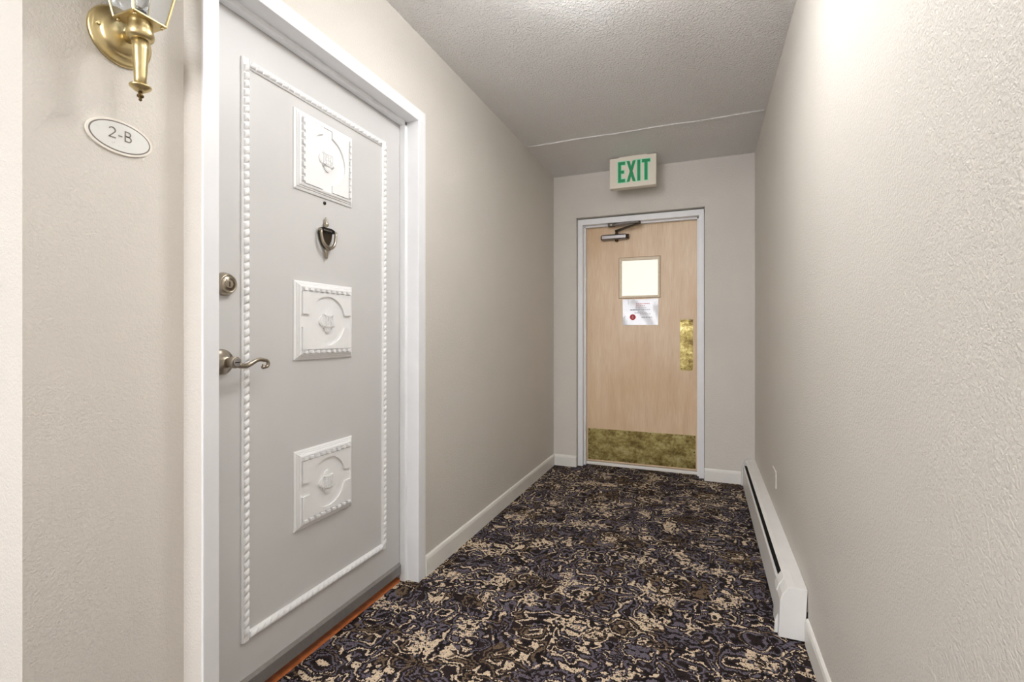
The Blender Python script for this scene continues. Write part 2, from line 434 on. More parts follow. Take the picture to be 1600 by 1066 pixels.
# plaques
def plaque(cz, turned):
    cy = 1.3335
    W, H = (0.2785, 0.264)
    root = empty('ornamental_plaque', (DF, cy, cz)); root.parent = d1; root.location = Vector((DF, cy, cz)) - WLOC[d1.name]
    X = lambda p, q, a: ((DF + a, cy + p, cz + q))
    # stepped base: rings of a pyramid
    steps = [(0.0, 0.0), (0.0, 0.004), (0.005, 0.0065), (0.0075, 0.0065), (0.0095, 0.0105), (0.0125, 0.0105), (0.0145, 0.0145), (0.0185, 0.0165), (0.021, 0.0165), (0.0225, 0.0135)]
    mb = MB(); vs = []
    for ins, hgt in steps:
        for sx, sz in ((-1, -1), (1, -1), (1, 1), (-1, 1)):
            vs.append(X(sx * (W / 2 - ins), sz * (H / 2 - ins), hgt))
    fs = []
    for i in range(len(steps) - 1):
        for k in range(4):
            l = (k + 1) % 4
            fs.append((i * 4 + k, i * 4 + l, i * 4 + 4 + l, i * 4 + 4 + k))
    fs.append((3, 2, 1, 0)); n = (len(steps) - 1) * 4; fs.append((n, n + 1, n + 2, n + 3))
    mb.add(vs, fs); obj('plaque_base', mb, M['plaster'], root)
    a, b = W / 2 - 0.0225, H / 2 - 0.0225
    if turned: T = lambda p, q, h: X(q, p, h); A, B = b, a     # local p runs along the dentil rows
    else: T = X; A, B = a, b
    # raised fields: a rectangle less a disc and a crossing channel
    R, ch = 0.086, 0.022
    th0 = math.asin(ch / R)
    for sg in (1, -1):
        arc = [(R * math.cos(th0 + (PI - 2 * th0) * k / 22), sg * R * math.sin(th0 + (PI - 2 * th0) * k / 22)) for k in range(23)]
        m2 = MB(); top = B - 0.0125
        bev = 0.0012
        poly_o = [(A - 0.001, sg * top), (A - 0.001, sg * ch)] + arc + [(-A + 0.001, sg * ch), (-A + 0.001, sg * top)]
        # quads between the arc and the upper edge, so no concave polygon is needed
        up = [(A - 0.001, sg * top)] + [(p, sg * top) for p, q in arc] + [(-A + 0.001, sg * top)]
        lo = [(A - 0.001, sg * ch)] + arc + [(-A + 0.001, sg * ch)]
        n = len(lo)
        vs = [T(p, q, 0.0198) for p, q in lo] + [T(p, q, 0.0198) for p, q in up] + [T(p, q, 0.013) for p, q in lo] + [T(p, q, 0.013) for p, q in up]
        fs = []
        for k in range(n - 1):
            fs += [(k, k + 1, n + k + 1, n + k), (k, 2 * n + k, 2 * n + k + 1, k + 1), (n + k, n + k + 1, 3 * n + k + 1, 3 * n + k), (2 * n + k, 3 * n + k, 3 * n + k + 1, 2 * n + k + 1)]
        fs += [(0, n, 3 * n, 2 * n), (n - 1, 3 * n - 1, 4 * n - 1, 2 * n - 1)]
        m2.add(vs, fs)
        obj('raised_field', m2, M['plaster'], root)
        dm = MB()
        for k in range(9):
            p0 = -A + 2 * A * (k + 0.12) / 9; p1 = -A + 2 * A * (k + 0.88) / 9
            q0, q1 = sg * (B - 0.0105), sg * (B - 0.0005)
            vs = [T(p0, q0, 0.013), T(p1, q0, 0.013), T(p1, q1, 0.013), T(p0, q1, 0.013)]
            i_, j_ = 0.0025, sg * 0.002
            vs += [T(p0 + i_, q0 + j_, 0.0245), T(p1 - i_, q0 + j_, 0.0245), T(p1 - i_, q1, 0.0245), T(p0 + i_, q1, 0.0245)]
            dm.add(vs, [(0, 3, 2, 1), (4, 5, 6, 7), (0, 1, 5, 4), (1, 2, 6, 5), (2, 3, 7, 6), (3, 0, 4, 7)])
        obj('dentil_row', dm, M['plaster'], root)
    # rosette: four lobes with a square laid over them
    ro = MB()
    def disc(px, qx, r, h0, h1, n=28):
        for rr, a0, a1 in ((r, h0, h1), (r * 0.72, h1, h1 + 0.0012)):
            ro.prism([(px + rr * math.cos(2 * PI * k / n), qx + rr * math.sin(2 * PI * k / n)) for k in range(n)], a0, a1, T)
    for px, qx in ((0.0245, 0), (-0.0245, 0), (0, 0.0245), (0, -0.0245)): disc(px, qx, 0.0165, 0.013, 0.0185)
    q_ = 0.0235
    ro.prism([(-q_, -q_), (q_, -q_), (q_, q_), (-q_, q_)], 0.013, 0.0215, T)
    q2 = 0.0195
    for c0 in (-q2, q2):
        for along in (0, 1):
            f2 = [(-q2 - 0.0016, c0 - 0.0016), (q2 + 0.0016, c0 - 0.0016), (q2 + 0.0016, c0 + 0.0016), (-q2 - 0.0016, c0 + 0.0016)]
            if along: f2 = [(q, p) for p, q in f2]
            ro.prism(f2, 0.021, 0.0236, T)
    for i in range(3):
        for j in range(3):
            px, qx, hh = (i - 1) * 0.0115, (j - 1) * 0.0115, 0.0036 + 0.001 * ((i + j) % 2)
            ro.prism([(px - hh, qx - hh), (px + hh, qx - hh), (px + hh, qx + hh), (px - hh, qx + hh)], 0.021, 0.0240, T)
    obj('rosette', ro, M['plaster'], root)
    return root
for cz, tn in ((1.703, True), (1.136, False), (0.571, False)): plaque(cz, tn)

# peephole
pe = MB().lathe([(0.0062, 0), (0.0062, 0.003), (0.0045, 0.004)], (DF, 1.335, 1.5545), 'x', 20)
ph = obj('peephole', pe, M['dark_nickel'], d1)
obj('lens', MB().lathe([(0.0046, 0), (0.0046, 0.0045), (0.002, 0.0055)], (DF, 1.335, 1.5545), 'x', 16), M['black'], ph)

# knocker
kx, ky, kz = DF, 1.334, 1.433
kn = empty('door_knocker', (kx, ky, kz)); kn.parent = d1; kn.location = Vector((kx, ky, kz)) - WLOC[d1.name]
sh = [(-0.030, 0.022), (0.030, 0.022), (0.031, 0.010), (0.026, -0.010), (0.015, -0.030), (0.0, -0.040), (-0.015, -0.030), (-0.026, -0.010), (-0.031, 0.010)]
obj('shield', MB().prism(sh, 0, 0.010, lambda p, q, a: (kx + a, ky + p, kz + q)), M['dark_nickel'], kn, bevel=0.003)
obj('crest', MB().lathe([(0.012, 0.020), (0.006, 0.028), (0.004, 0.034), (0.0095, 0.041), (0.0095, 0.047), (0.004, 0.053), (0.0032, 0.056), (0.0045, 0.062), (0.002, 0.070)], (kx + 0.008, ky, kz), 'z', 16), M['nickel'], kn)
bar = obj('name_bar', MB().prism([(-0.033, 0.016), (0.033, 0.016), (0.033, 0.028), (0.02, 0.032), (-0.02, 0.032), (-0.033, 0.028)], 0.008, 0.018, lambda p, q, a: (kx + a, ky + p, kz + q)), M['black'], kn, bevel=0.001)
tx = MB()
for k in range(8): tx.box(kx + 0.0178, kx + 0.0184, ky - 0.020 + k * 0.005, ky - 0.0168 + k * 0.005, kz + 0.020, kz + 0.0245)
obj('engraving', tx, M['nickel'], bar)
pth = []
for k in range(25):
    t = PI * k / 24
    pth.append((kx + 0.020 + 0.004 * math.sin(t), ky - 0.035 * math.cos(t), kz + 0.022 - 0.062 * math.sin(t) ** 0.75))
st = obj('striker', MB().tube(pth, [0.0042 + 0.002 * math.sin(PI * k / 24) for k in range(25)], 10), M['nickel'], kn)
obj('striker_knob', MB().ball((kx + 0.022, ky, kz - 0.041), 0.0085), M['nickel'], st)
obj('drop', MB().lathe([(0.002, -0.078), (0.005, -0.072), (0.005, -0.058), (0.0075, -0.050), (0.006, -0.038)], (kx + 0.010, ky, kz), 'z', 14), M['nickel'], kn)
for s_ in (-1, 1): obj('hinge_pin', MB().lathe([(0.0055, -0.004), (0.0055, 0.004)], (kx + 0.017, ky + s_ * 0.036, kz + 0.021), 'y', 12), M['nickel'], kn)

# deadbolt
by, bz = 0.9515, 1.2305
db = empty('deadbolt', (DF, by, bz)); db.parent = d1; db.location = Vector((DF, by, bz)) - WLOC[d1.name]
obj('collar', MB().lathe([(0.033, 0), (0.033, 0.003), (0.030, 0.012), (0.026, 0.019), (0.0235, 0.021), (0.0225, 0.019)], (DF, by, bz), 'x', 36), M['nickel'], db)
cy_ = obj('lock_cylinder', MB().lathe([(0.0215, 0.0), (0.0215, 0.018), (0.019, 0.0195), (0.0125, 0.0195), (0.0125, 0.022), (0.011, 0.0228)], (DF, by, bz), 'x', 32), M['nickel'], db)
obj('keyhole', MB().box(DF + 0.0222, DF + 0.0232, by - 0.0012, by + 0.0012, bz - 0.008, bz + 0.006), M['black'], cy_)

# lever handle
ly, lz = 0.943, 1.012
lv = empty('lever_handle', (DF, ly, lz)); lv.parent = d1; lv.location = Vector((DF, ly, lz)) - WLOC[d1.name]
obj('rose', MB().lathe([(0.036, 0), (0.036, 0.003), (0.033, 0.008), (0.027, 0.010), (0.024, 0.016), (0.018, 0.020), (0.014, 0.030)], (DF, ly, lz), 'x', 36), M['nickel'], lv)
hub = obj('lever_hub', MB().lathe([(0.012, 0.022), (0.013, 0.034), (0.0165, 0.042), (0.0165, 0.052), (0.0145, 0.056), (0.0125, 0.0555)], (DF, ly + 0.004, lz), 'x', 28), M['nickel'], lv)
lc = obj('lock_cylinder', MB().lathe([(0.0115, 0.05), (0.0115, 0.0575), (0.0105, 0.0585)], (DF, ly + 0.004, lz), 'x', 24), M['alu'], lv)
obj('keyhole', MB().box(DF + 0.0582, DF + 0.0592, ly - 0.003, ly + 0.011, lz - 0.0012, lz + 0.0012), M['black'], lc)
xl = DF + 0.050
cur = [(ly + 0.006, lz - 0.004), (ly + 0.02, lz - 0.010), (ly + 0.036, lz - 0.012), (ly + 0.052, lz - 0.007), (ly + 0.068, lz + 0.001), (ly + 0.084, lz + 0.005), (ly + 0.099, lz + 0.001)]
for k in range(9):
    t = PI * 0.42 - k * PI * 1.45 / 8
    rr = 0.0115 - 0.0006 * k
    cur.append((ly + 0.102 + rr * math.cos(t), lz - 0.0105 + rr * math.sin(t)))
obj('lever', MB().tube([(xl, a, b) for a, b in cur], [0.0085, 0.0085, 0.0078, 0.0068, 0.0062, 0.0058, 0.0055] + [0.0054 - 0.0001 * k for k in range(9)], 12), M['nickel'], lv)
obj('scroll_end', MB().ball((xl + 0.001, ly + 0.094, lz - 0.0185), 0.0062), M['nickel'], lv)

# ------------------------------------------------------------------ exit door
EF, EL = 3.90, 4.0
t3 = empty('trim_3', (-0.485, EF, 0), label='white metal frame set around the wooden exit door', cat='door frame', kind='structure')
def eprof(sgn, outer, inner):
    return [(outer, EF), (inner, EF), (inner, 3.950), (inner + sgn * 0.0135, 3.950), (inner + sgn * 0.0135, EL - 0.001), (inner, EL - 0.001), (inner, YF + 0.24), (outer, YF + 0.24)]
obj('jamb', MB().prism(eprof(1, FX0 + 0.002, -0.9302), 0, 1.990, mp), M['white'], t3, bevel=0.0015)
obj('jamb', MB().prism(eprof(-1, FX1 - 0.004, -0.0362), 0, 1.990, mp), M['white'], t3, bevel=0.0015)
obj('head', MB().prism(eprof(-1, 2.036, 1.990), FX0 + 0.002, FX1 - 0.004, lambda p, q, a: (a, q, p)), M['white'], t3, bevel=0.0015)
obj('trim_4', MB().prism([(4.02, -0.05), (3.985, -0.05), (3.985, 0.012), (3.995, 0.022), (4.09, 0.022), (4.09, -0.05)], -0.93, -0.0362, lambda p, q, a: (a, p, q)), M['cream_white'],
    label='low white threshold strip under the wooden exit door', cat='threshold', kind='structure')

d2 = empty('door_2', (-0.483, EL, 0), label='birch veneer exit door with a small bright window and brass plates', cat='door', kind='structure')
LX0, LX1, LZ0, LZ1 = -0.928, -0.0385, 0.027, 1.987
WX0, WX1, WZ0, WZ1 = -0.632, -0.338, 1.399, 1.696
def holed(x0, x1, z0, z1, hx0, hx1, hz0, hz1, y0, y1):
    mb = MB(); o_ = [(x0, z0), (x1, z0), (x1, z1), (x0, z1)]; i_ = [(hx0, hz0), (hx1, hz0), (hx1, hz1), (hx0, hz1)]
    vs = [(x, y, z) for y in (y0, y1) for x, z in o_ + i_]
    fs = []
    for k in range(4):
        l = (k + 1) % 4
        fs += [(k, l, 4 + l, 4 + k), (8 + k, 12 + k, 12 + l, 8 + l), (k, 8 + k, 8 + l, l), (4 + k, 4 + l, 12 + l, 12 + k)]
    return mb.add(vs, fs)
obj('door_leaf', holed(LX0, LX1, LZ0, LZ1, WX0, WX1, WZ0, WZ1, EL, EL + 0.045), M['birch'], d2)
wf = obj('window_frame', holed(-0.648, -0.326, 1.385, 1.714, -0.628, -0.342, 1.403, 1.691, EL - 0.010, EL + 0.02), M['birch_trim'], d2, bevel=0.003)
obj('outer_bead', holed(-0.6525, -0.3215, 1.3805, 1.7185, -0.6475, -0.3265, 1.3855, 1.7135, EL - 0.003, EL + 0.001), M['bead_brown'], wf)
obj('window_pane', MB().box(WX0, WX1, EL + 0.010, EL + 0.016, WZ0, WZ1), M['pane'], wf, label='backlit frosted pane')
kp = obj('kick_plate', MB().box(-0.9075, -0.060, EL - 0.0018, EL, 0.040, 0.300), M['tarnish'], d2, label='tarnished brass kick plate')
scr = MB().lathe([(0.0052, 0), (0.0052, -0.0018), (0.003, -0.003)], (0, EL - 0.0015, 0), 'y', 10)
def screws(par, pts):
    first = None
    for x, z in pts:
        if first is None:
            first = obj('screw', scr, M['brass_dark'], par)
            p = Vector((x, WLOC[first.name].y, z)); first.location = p - WLOC[par.name]
            yy = WLOC[first.name].y
        else: clone(first, par, (x, yy, z))
screws(kp, [(-0.897 + k * 0.1655, 0.290) for k in range(6)] + [(-0.897 + k * 0.1655, 0.050) for k in range(6)] + [(-0.897, 0.17), (-0.070, 0.17)])
pp = obj('push_plate', MB().box(-0.1756, -0.079, EL - 0.0018, EL, 0.805, 1.205), M['tarnish'], d2, bevel=0.0008, label='tarnished brass push plate')
screws(pp, [(-0.164, 1.193), (-0.0905, 1.193), (-0.164, 0.817), (-0.0905, 0.817)])

dc = empty('door_closer', (-0.673, EL, 1.884)); dc.parent = d2; dc.location = Vector((-0.673, EL, 1.884)) - WLOC[d2.name]
bp = [(EL, 1.862), (EL - 0.045, 1.862), (EL - 0.058, 1.872), (EL - 0.058, 1.897), (EL - 0.048, 1.907), (EL, 1.907)]
obj('closer_body', MB().prism(bp, -0.782, -0.585, lambda p, q, a: (a, p, q)), M['steel'], dc, bevel=0.003)
obj('end_cap', MB().lathe([(0.020, 0), (0.020, 0.016), (0.016, 0.020)], (-0.585, EL - 0.030, 1.885), 'x', 20), M['dark_steel'], dc)
obj('end_cap', MB().lathe([(0.016, -0.010), (0.020, -0.006), (0.020, 0.001)], (-0.782, EL - 0.030, 1.885), 'x', 20), M['dark_steel'], dc)
obj('pinion_cap', MB().lathe([(0.006, -0.038), (0.0125, -0.034), (0.0135, -0.022)], (-0.665, EL - 0.032, 1.884), 'z', 18), M['brass_dark'], dc)
obj('pinion', MB().lathe([(0.014, 0.022), (0.012, 0.034), (0.009, 0.036), (0.009, 0.056)], (-0.665, EL - 0.032, 1.884), 'z', 18), M['dark_steel'], dc)
ay = EL - 0.032
def flatbar(name, a, b, w, h, mat):
    a, b = Vector(a), Vector(b); t = (b - a).normalized(); u = Vector((0, 0, 1)).cross(t).normalized() * w / 2; v = t.cross(u).normalized() * h / 2
    vs = [q + s1 * u + s2 * v for q in (a, b) for s1, s2 in ((-1, -1), (1, -1), (1, 1), (-1, 1))]
    return obj(name, MB().add(vs, [(0, 1, 2, 3), (4, 7, 6, 5), (0, 4, 5, 1), (1, 5, 6, 2), (2, 6, 7, 3), (3, 7, 4, 0)]), mat, dc, bevel=0.001)
elbow = (-0.472, EL - 0.125, 1.969)
flatbar('main_arm', (-0.672, ay, 1.934), (elbow[0], elbow[1], 1.962), 0.024, 0.013, M['dark_steel'])
flatbar('forearm', (elbow[0], elbow[1], 1.970), (-0.700, EL - 0.062, 1.976), 0.022, 0.011, M['steel'])
obj('elbow_pin', MB().lathe([(0.009, -0.014), (0.011, -0.010), (0.011, 0.008), (0.008, 0.011)], elbow, 'z', 14), M['dark_steel'], dc)
obj('bracket', MB().box(-0.728, -0.672, EL - 0.080, EL - 0.045, 1.966, 1.9895), M['dark_steel'], dc, bevel=0.002)
obj('bracket_screw', MB().lathe([(0.007, -0.008), (0.007, 0.001)], (-0.70, EL - 0.08, 1.976), 'y', 12), M['steel'], dc)

# notice taped under the window
nt = empty('taped_notice', (-0.479, EL - 0.002, 1.164), label='white printed notice in a plastic sleeve taped below the door window', cat='notice')
nx, nzn = 14, 10
def nsurf(i, j):
    u, v = i / nx, j / nzn
    x = -0.620 + 0.2815 * u + 0.004 * (1 - v) * (0.5 - u); z = 1.164 + 0.2105 * v + 0.0025 * math.sin(u * 9) * (v - 0.3)
    y = EL - 0.0022 - 0.0035 * (0.5 + 0.5 * math.sin(u * 7.3 + v * 4.1)) * (1 - 0.6 * v)
    return x, y, z
vs = [nsurf(i, j) for j in range(nzn + 1) for i in range(nx + 1)]
vb = [(x, y + 0.0009, z) for x, y, z in vs]; N = len(vs)
fs = [(j * (nx + 1) + i, j * (nx + 1) + i + 1, (j + 1) * (nx + 1) + i + 1, (j + 1) * (nx + 1) + i) for j in range(nzn) for i in range(nx)]
fs += [tuple(N + k for k in f[::-1]) for f in fs]
ring = [i for i in range(nx + 1)] + [(j + 1) * (nx + 1) - 1 for j in range(1, nzn + 1)] + [nzn * (nx + 1) + i for i in range(nx - 1, -1, -1)] + [j * (nx + 1) for j in range(nzn - 1, 0, -1)]
fs += [(ring[k], ring[(k + 1) % len(ring)], N + ring[(k + 1) % len(ring)], N + ring[k]) for k in range(len(ring))]
obj('sheet', MB().add(vs + vb, fs, False), M['paper'], nt)
def words(name, mat, rows):
    mb = MB()
    for x0, x1, z, hh in rows:
        x = x0
        while x < x1 - 0.004:
            w = min(random.uniform(0.008, 0.02), x1 - x)
            mb.box(x, x + w, EL - 0.0072, EL - 0.0066, z - hh / 2, z + hh / 2); x += w + 0.004
    return obj(name, mb, mat, nt, kind='stuff')
words('red_heading', M['pink'], [(-0.512, -0.405, 1.336, 0.0065), (-0.512, -0.442, 1.320, 0.006)])
words('printed_lines', M['ink'], [(-0.515, -0.43, 1.304, 0.004), (-0.56, -0.40, 1.288, 0.0055), (-0.50, -0.45, 1.274, 0.003), (-0.525, -0.425, 1.262, 0.0045), (-0.48, -0.39, 1.252, 0.003), (-0.47, -0.385, 1.226, 0.0055)])
rb = obj('red_seal', MB().lathe([(0.0235, 0), (0.0235, -0.0006)], (-0.5385, EL - 0.0066, 1.228), 'y', 28, False), M['red'], nt)
obj('seal_mark', MB().box(-0.5415, -0.5355, EL - 0.0078, EL - 0.0073, 1.215, 1.241).box(-0.5465, -0.5305, EL - 0.0078, EL - 0.0073, 1.224, 1.229), M['pink'], rb)

# ------------------------------------------------------------------ exit sign
SY = 3.588
es = empty('exit_sign', (-0.486, SY + 0.03, 2.168), label='cream exit sign with green letters hanging from the ceiling before the door', cat='exit sign')
obj('housing', MB().box(-0.6525, -0.3185, SY, SY + 0.062, 2.168, 2.392), M['sign_cream'], es, bevel=0.004)
obj('canopy', MB().box(-0.585, -0.385, SY + 0.012, SY + 0.05, 2.390, 2.402), M['sign_cream'], es)
def poly_letters(ch):
    # strokes as boxes/quads in a unit cell, x 0..w, z 0..1
    k = 0.30
    if ch == 'E': return 0.66, [[(0, 0), (k * .9, 0), (k * .9, 1), (0, 1)], [(k * .9, 0), (0.66, 0), (0.66, 0.15), (k * .9, 0.15)], [(k * .9, 0.85), (0.66, 0.85), (0.66, 1), (k * .9, 1)], [(k * .9, 0.43), (0.56, 0.43), (0.56, 0.57), (k * .9, 0.57)]]
    if ch == 'X': return 0.84, [[(0, 0), (0.28, 0), (0.84, 1), (0.56, 1)], [(0.56, 0), (0.84, 0), (0.28, 1), (0, 1)]]
    if ch == 'I': return 0.27, [[(0, 0), (0.27, 0), (0.27, 1), (0, 1)]]
    if ch == 'T': return 0.74, [[(0.235, 0), (0.505, 0), (0.505, 0.86), (0.235, 0.86)], [(0, 0.86), (0.74, 0.86), (0.74, 1), (0, 1)]]
LH, LWS = 0.150, 0.0755
x = -0.589
for ch in 'EXIT':
    w, polys = poly_letters(ch)
    for gname, mat, g, y0 in (('letter_rim', M['pale_green'], 0.0055, SY - 0.0008), ('letter', M['green'], 0.0, SY - 0.0016)):
        mb = MB()
        for i, pl in enumerate(polys):
            cxp = sum(p for p, q in pl) / 4 * LWS; czp = sum(q for p, q in pl) / 4 * LH
            pts = []
            for p, q in pl:
                px_, pz_ = p * LWS, q * LH
                pts.append((x + px_ + math.copysign(g, px_ - cxp), 2.2085 + pz_ + math.copysign(g, pz_ - czp)))
            mb.prism(pts, y0 - 0.00005 * i, SY + 0.001, lambda p, q, a: (p, a, q))
        obj(gname, mb, mat, es, label=('green letter ' + ch) if gname == 'letter' else None)
    x += w * LWS + 0.0125

# ------------------------------------------------------------------ number plate
PX, PY, PZ = XS, 0.6815, 1.5355
np_ = empty('number_plate', (PX, PY, PZ - 0.038), label='oval off-white number plate reading 2-B below the brass lantern', cat='sign')
def ellipse(a, b, n=64): return [(a * math.cos(2 * PI * k / n), b * math.sin(2 * PI * k / n)) for k in range(n)]
PP = lambda p, q, a: (PX + a, PY + p, PZ + q)
obj('rim', MB().prism(ellipse(0.0675, 0.0385), 0, 0.005, PP, True), M['sign_rim'], np_, bevel=0.0015)
obj('border_line', MB().prism(ellipse(0.0622, 0.0336), 0.004, 0.0053, PP), M['sign_grey'], np_)
obj('face', MB().prism(ellipse(0.0592, 0.0308), 0.004, 0.0056, PP), M['sign_face'], np_)
def ribbon(pts, w, h0, h1, closed=False):
    mb = MB(); n = len(pts); L, R = [], []
    for i in range(n):
        a = Vector(pts[(i - 1) % n if closed else max(i - 1, 0)]); b = Vector(pts[(i + 1) % n if closed else min(i + 1, n - 1)])
        t = (b - a).normalized(); nn = Vector((-t.y, t.x)) * w / 2; p = Vector(pts[i])
        L.append(p + nn); R.append(p - nn)
    vs = [PP(p.x, p.y, h) for h in (h0, h1) for p in L + R]
    m = 2 * n; fs = []
    for i in range(n if closed else n - 1):
        j = (i + 1) % n
        fs += [(m + i, m + j, m + n + j, m + n + i), (i, n + i, n + j, j), (i, j, m + j, m + i), (n + i, m + n + i, m + n + j, n + j)]
    if not closed: fs += [(0, m, m + n, n), (n - 1, 2 * n - 1, m + 2 * n - 1, m + n - 1)]
    return mb.add(vs, fs)
def arcp(cx, cy, r, a0, a1, n=12, ry=None): return [(cx + r * math.cos(math.radians(a0 + (a1 - a0) * k / n)), cy + (ry or r) * math.sin(math.radians(a0 + (a1 - a0) * k / n))) for k in range(n + 1)]
ch_, c0, sw_ = 0.0235, -0.006, 0.0021           # cap height, baseline, stroke
two = arcp(-0.0175, c0 + ch_ - 0.0066, 0.0060, 160, -35, 14) + [(-0.0235, c0 + 0.001)]
g2 = ribbon(two, sw_, 0.005, 0.0066); g2b = ribbon([(-0.0243, c0 + 0.001), (-0.0105, c0 + 0.001)], sw_, 0.005, 0.0066)
g2.add(g2b.v, g2b.f); obj('digit', g2, M['sign_grey'], np_, label='raised grey digit 2')
obj('dash', ribbon([(-0.005, c0 + 0.0085), (0.0025, c0 + 0.0085)], sw_, 0.005, 0.0066), M['sign_grey'], np_)
bx = 0.0085
gB = ribbon([(bx, c0), (bx, c0 + ch_)], sw_, 0.005, 0.0066)
for pts in ([(bx, c0 + ch_ - 0.001)] + arcp(bx + 0.006, c0 + ch_ - 0.0062, 0.0048, 90, -90, 12, 0.0052) + [(bx, c0 + ch_ - 0.0114)],
            [(bx, c0 + ch_ - 0.0114)] + arcp(bx + 0.0068, c0 + 0.0061, 0.0054, 90, -90, 12, 0.0056) + [(bx, c0 + 0.001)]):
    r_ = ribbon(pts, sw_, 0.005, 0.0066); gB.add(r_.v, r_.f)
obj('letter', gB, M['sign_grey'], np_, label='raised grey letter B')
for p, q in ((-0.017, -0.0155), (-0.017, -0.018), (-0.013, -0.0155), (-0.004, -0.020), (0.001, -0.020), (0.006, -0.0195), (0.0085, -0.0195)):
    obj('braille_dot', MB().lathe([(0.0008, 0.0054), (0.0006, 0.0062), (0.0002, 0.0065)], (PX, PY + p, PZ + q), 'x', 8), M['sign_face'], np_)

# ------------------------------------------------------------------ brass wall lantern
cx, cyy = -1.133, 0.667
zb = 1.766
ln = empty('wall_lantern', (XS, 0.681, 1.60), label='antique brass wall lantern with clear glass panes above the number plate', cat='lantern')
bpc = (XS, 0.682, 1.762)
bk = obj('back_plate', MB().lathe([(0.064, 0), (0.0645, 0.005), (0.0625, 0.0085), (0.058, 0.0105), (0.0465, 0.013), (0.0455, 0.017), (0.042, 0.0215), (0.034, 0.027), (0.022, 0.032), (0.012, 0.034)], bpc, 'x', 48), M['brass'], ln)
obj('screw', MB().lathe([(0.0042, 0.010), (0.0042, 0.0155), (0.003, 0.0165)], (XS, 0.683 - 0.050, 1.757 + 0.008), 'x', 12), M['brass'], bk)
obj('arm', MB().tube([(XS + 0.03, 0.683, 1.757), (XS + 0.055, 0.678, 1.752), (cx - 0.012, cyy + 0.003, 1.748), (cx, cyy, 1.748)], [0.014, 0.012, 0.012, 0.012], 14), M['brass'], ln)
obj('cup', MB().lathe([(0.014, -0.041), (0.0205, -0.039), (0.0245, -0.034), (0.0255, -0.027), (0.0238, -0.018), (0.022, -0.011), (0.022, -0.004), (0.023, 0.0)], (cx, cyy, zb), 'z', 32), M['brass'], ln)
obj('stem', MB().lathe([(0.0105, -0.140), (0.0115, -0.120), (0.0148, -0.060), (0.016, -0.039)], (cx, cyy, zb), 'z', 28), M['brass'], ln)
obj('drip_pan', MB().lathe([(0.006, -0.153), (0.012, -0.149), (0.0195, -0.1425), (0.0205, -0.140), (0.0195, -0.1385), (0.011, -0.1385)], (cx, cyy, zb), 'z', 32), M['brass'], ln)
obj('finial', MB().lathe([(0.0015, -0.1715), (0.0035, -0.1685), (0.0022, -0.1655), (0.0062, -0.1625), (0.0064, -0.159), (0.003, -0.155), (0.005, -0.152)], (cx, cyy, zb), 'z', 18), M['brass_dark'], ln)
hb, ht, hz = 0.0325, 0.060, 0.165       # half widths of the glass box, its height
fr = MB()
def sqring(mb, h0, z0, z1, w):
    for sx, sy, ax in ((1, 0, 0), (-1, 0, 0), (0, 1, 1), (0, -1, 1)):
        if ax == 0: mb.box(cx + sx * h0 - w / 2, cx + sx * h0 + w / 2, cyy - h0 - w / 2, cyy + h0 + w / 2, z0, z1)
        else: mb.box(cx - h0 - w / 2, cx + h0 + w / 2, cyy + sy * h0 - w / 2, cyy + sy * h0 + w / 2, z0, z1)
obj('base_frame', MB().box(cx - hb - 0.002, cx + hb + 0.002, cyy - hb - 0.002, cyy + hb + 0.002, zb - 0.002, zb + 0.002), M['brass'], ln, bevel=0.001)
for sx in (-1, 1):
    for sy in (-1, 1):
        obj('foot_bead', MB().ball((cx + sx * (hb - 0.005), cyy + sy * (hb - 0.005), zb - 0.005), 0.0035, 10), M['brass'], ln)
        obj('post', MB().tube([(cx + sx * hb, cyy + sy * hb, zb), (cx + sx * ht, cyy + sy * ht, zb + hz)], 0.0028, 6, False), M['brass'], ln)
tr = MB(); sqring(tr, ht, zb + hz - 0.002, zb + hz + 0.006, 0.007); obj('top_frame', tr, M['brass'], ln)
for dx, dy in ((1, 0), (-1, 0), (0, 1), (0, -1)):
    def pt(h, s, z, off): return (cx + (dx * (h - off) if dx else s * h * 0.97), cyy + (dy * (h - off) if dy else s * h * 0.97), z)
    vs = [pt(hb, -1, zb + 0.002, 0), pt(hb, 1, zb + 0.002, 0), pt(ht, 1, zb + hz - 0.003, 0), pt(ht, -1, zb + hz - 0.003, 0)]
    vs += [pt(hb, -1, zb + 0.002, 0.002), pt(hb, 1, zb + 0.002, 0.002), pt(ht, 1, zb + hz - 0.003, 0.002), pt(ht, -1, zb + hz - 0.003, 0.002)]
    obj('glass_pane', MB().add(vs, [(0, 1, 2, 3), (7, 6, 5, 4), (0, 4, 5, 1), (1, 5, 6, 2), (2, 6, 7, 3), (3, 7, 4, 0)]), M['glass'], ln)
rz = zb + hz + 0.006
rf = MB(); rr = [(ht + 0.008, 0), (ht + 0.006, 0.008), (0.035, 0.038), (0.012, 0.052)]
vs = [(cx + sx * h, cyy + sy * h, rz + z) for h, z in rr for sx, sy in ((-1, -1), (1, -1), (1, 1), (-1, 1))]
fs = [(i * 4 + k, i * 4 + (k + 1) % 4, i * 4 + 4 + (k + 1) % 4, i * 4 + 4 + k) for i in range(3) for k in range(4)] + [(3, 2, 1, 0), (12, 13, 14, 15)]
obj('roof', MB().add(vs, fs), M['brass'], ln)
obj('top_finial', MB().lathe([(0.010, 0.050), (0.006, 0.058), (0.009, 0.066), (0.003, 0.078)], (cx, cyy, rz), 'z', 16), M['brass'], ln)
obj('candle_sleeve', MB().lathe([(0.011, 0.002), (0.011, 0.022)], (cx, cyy, zb), 'z', 20), M['black'], ln)
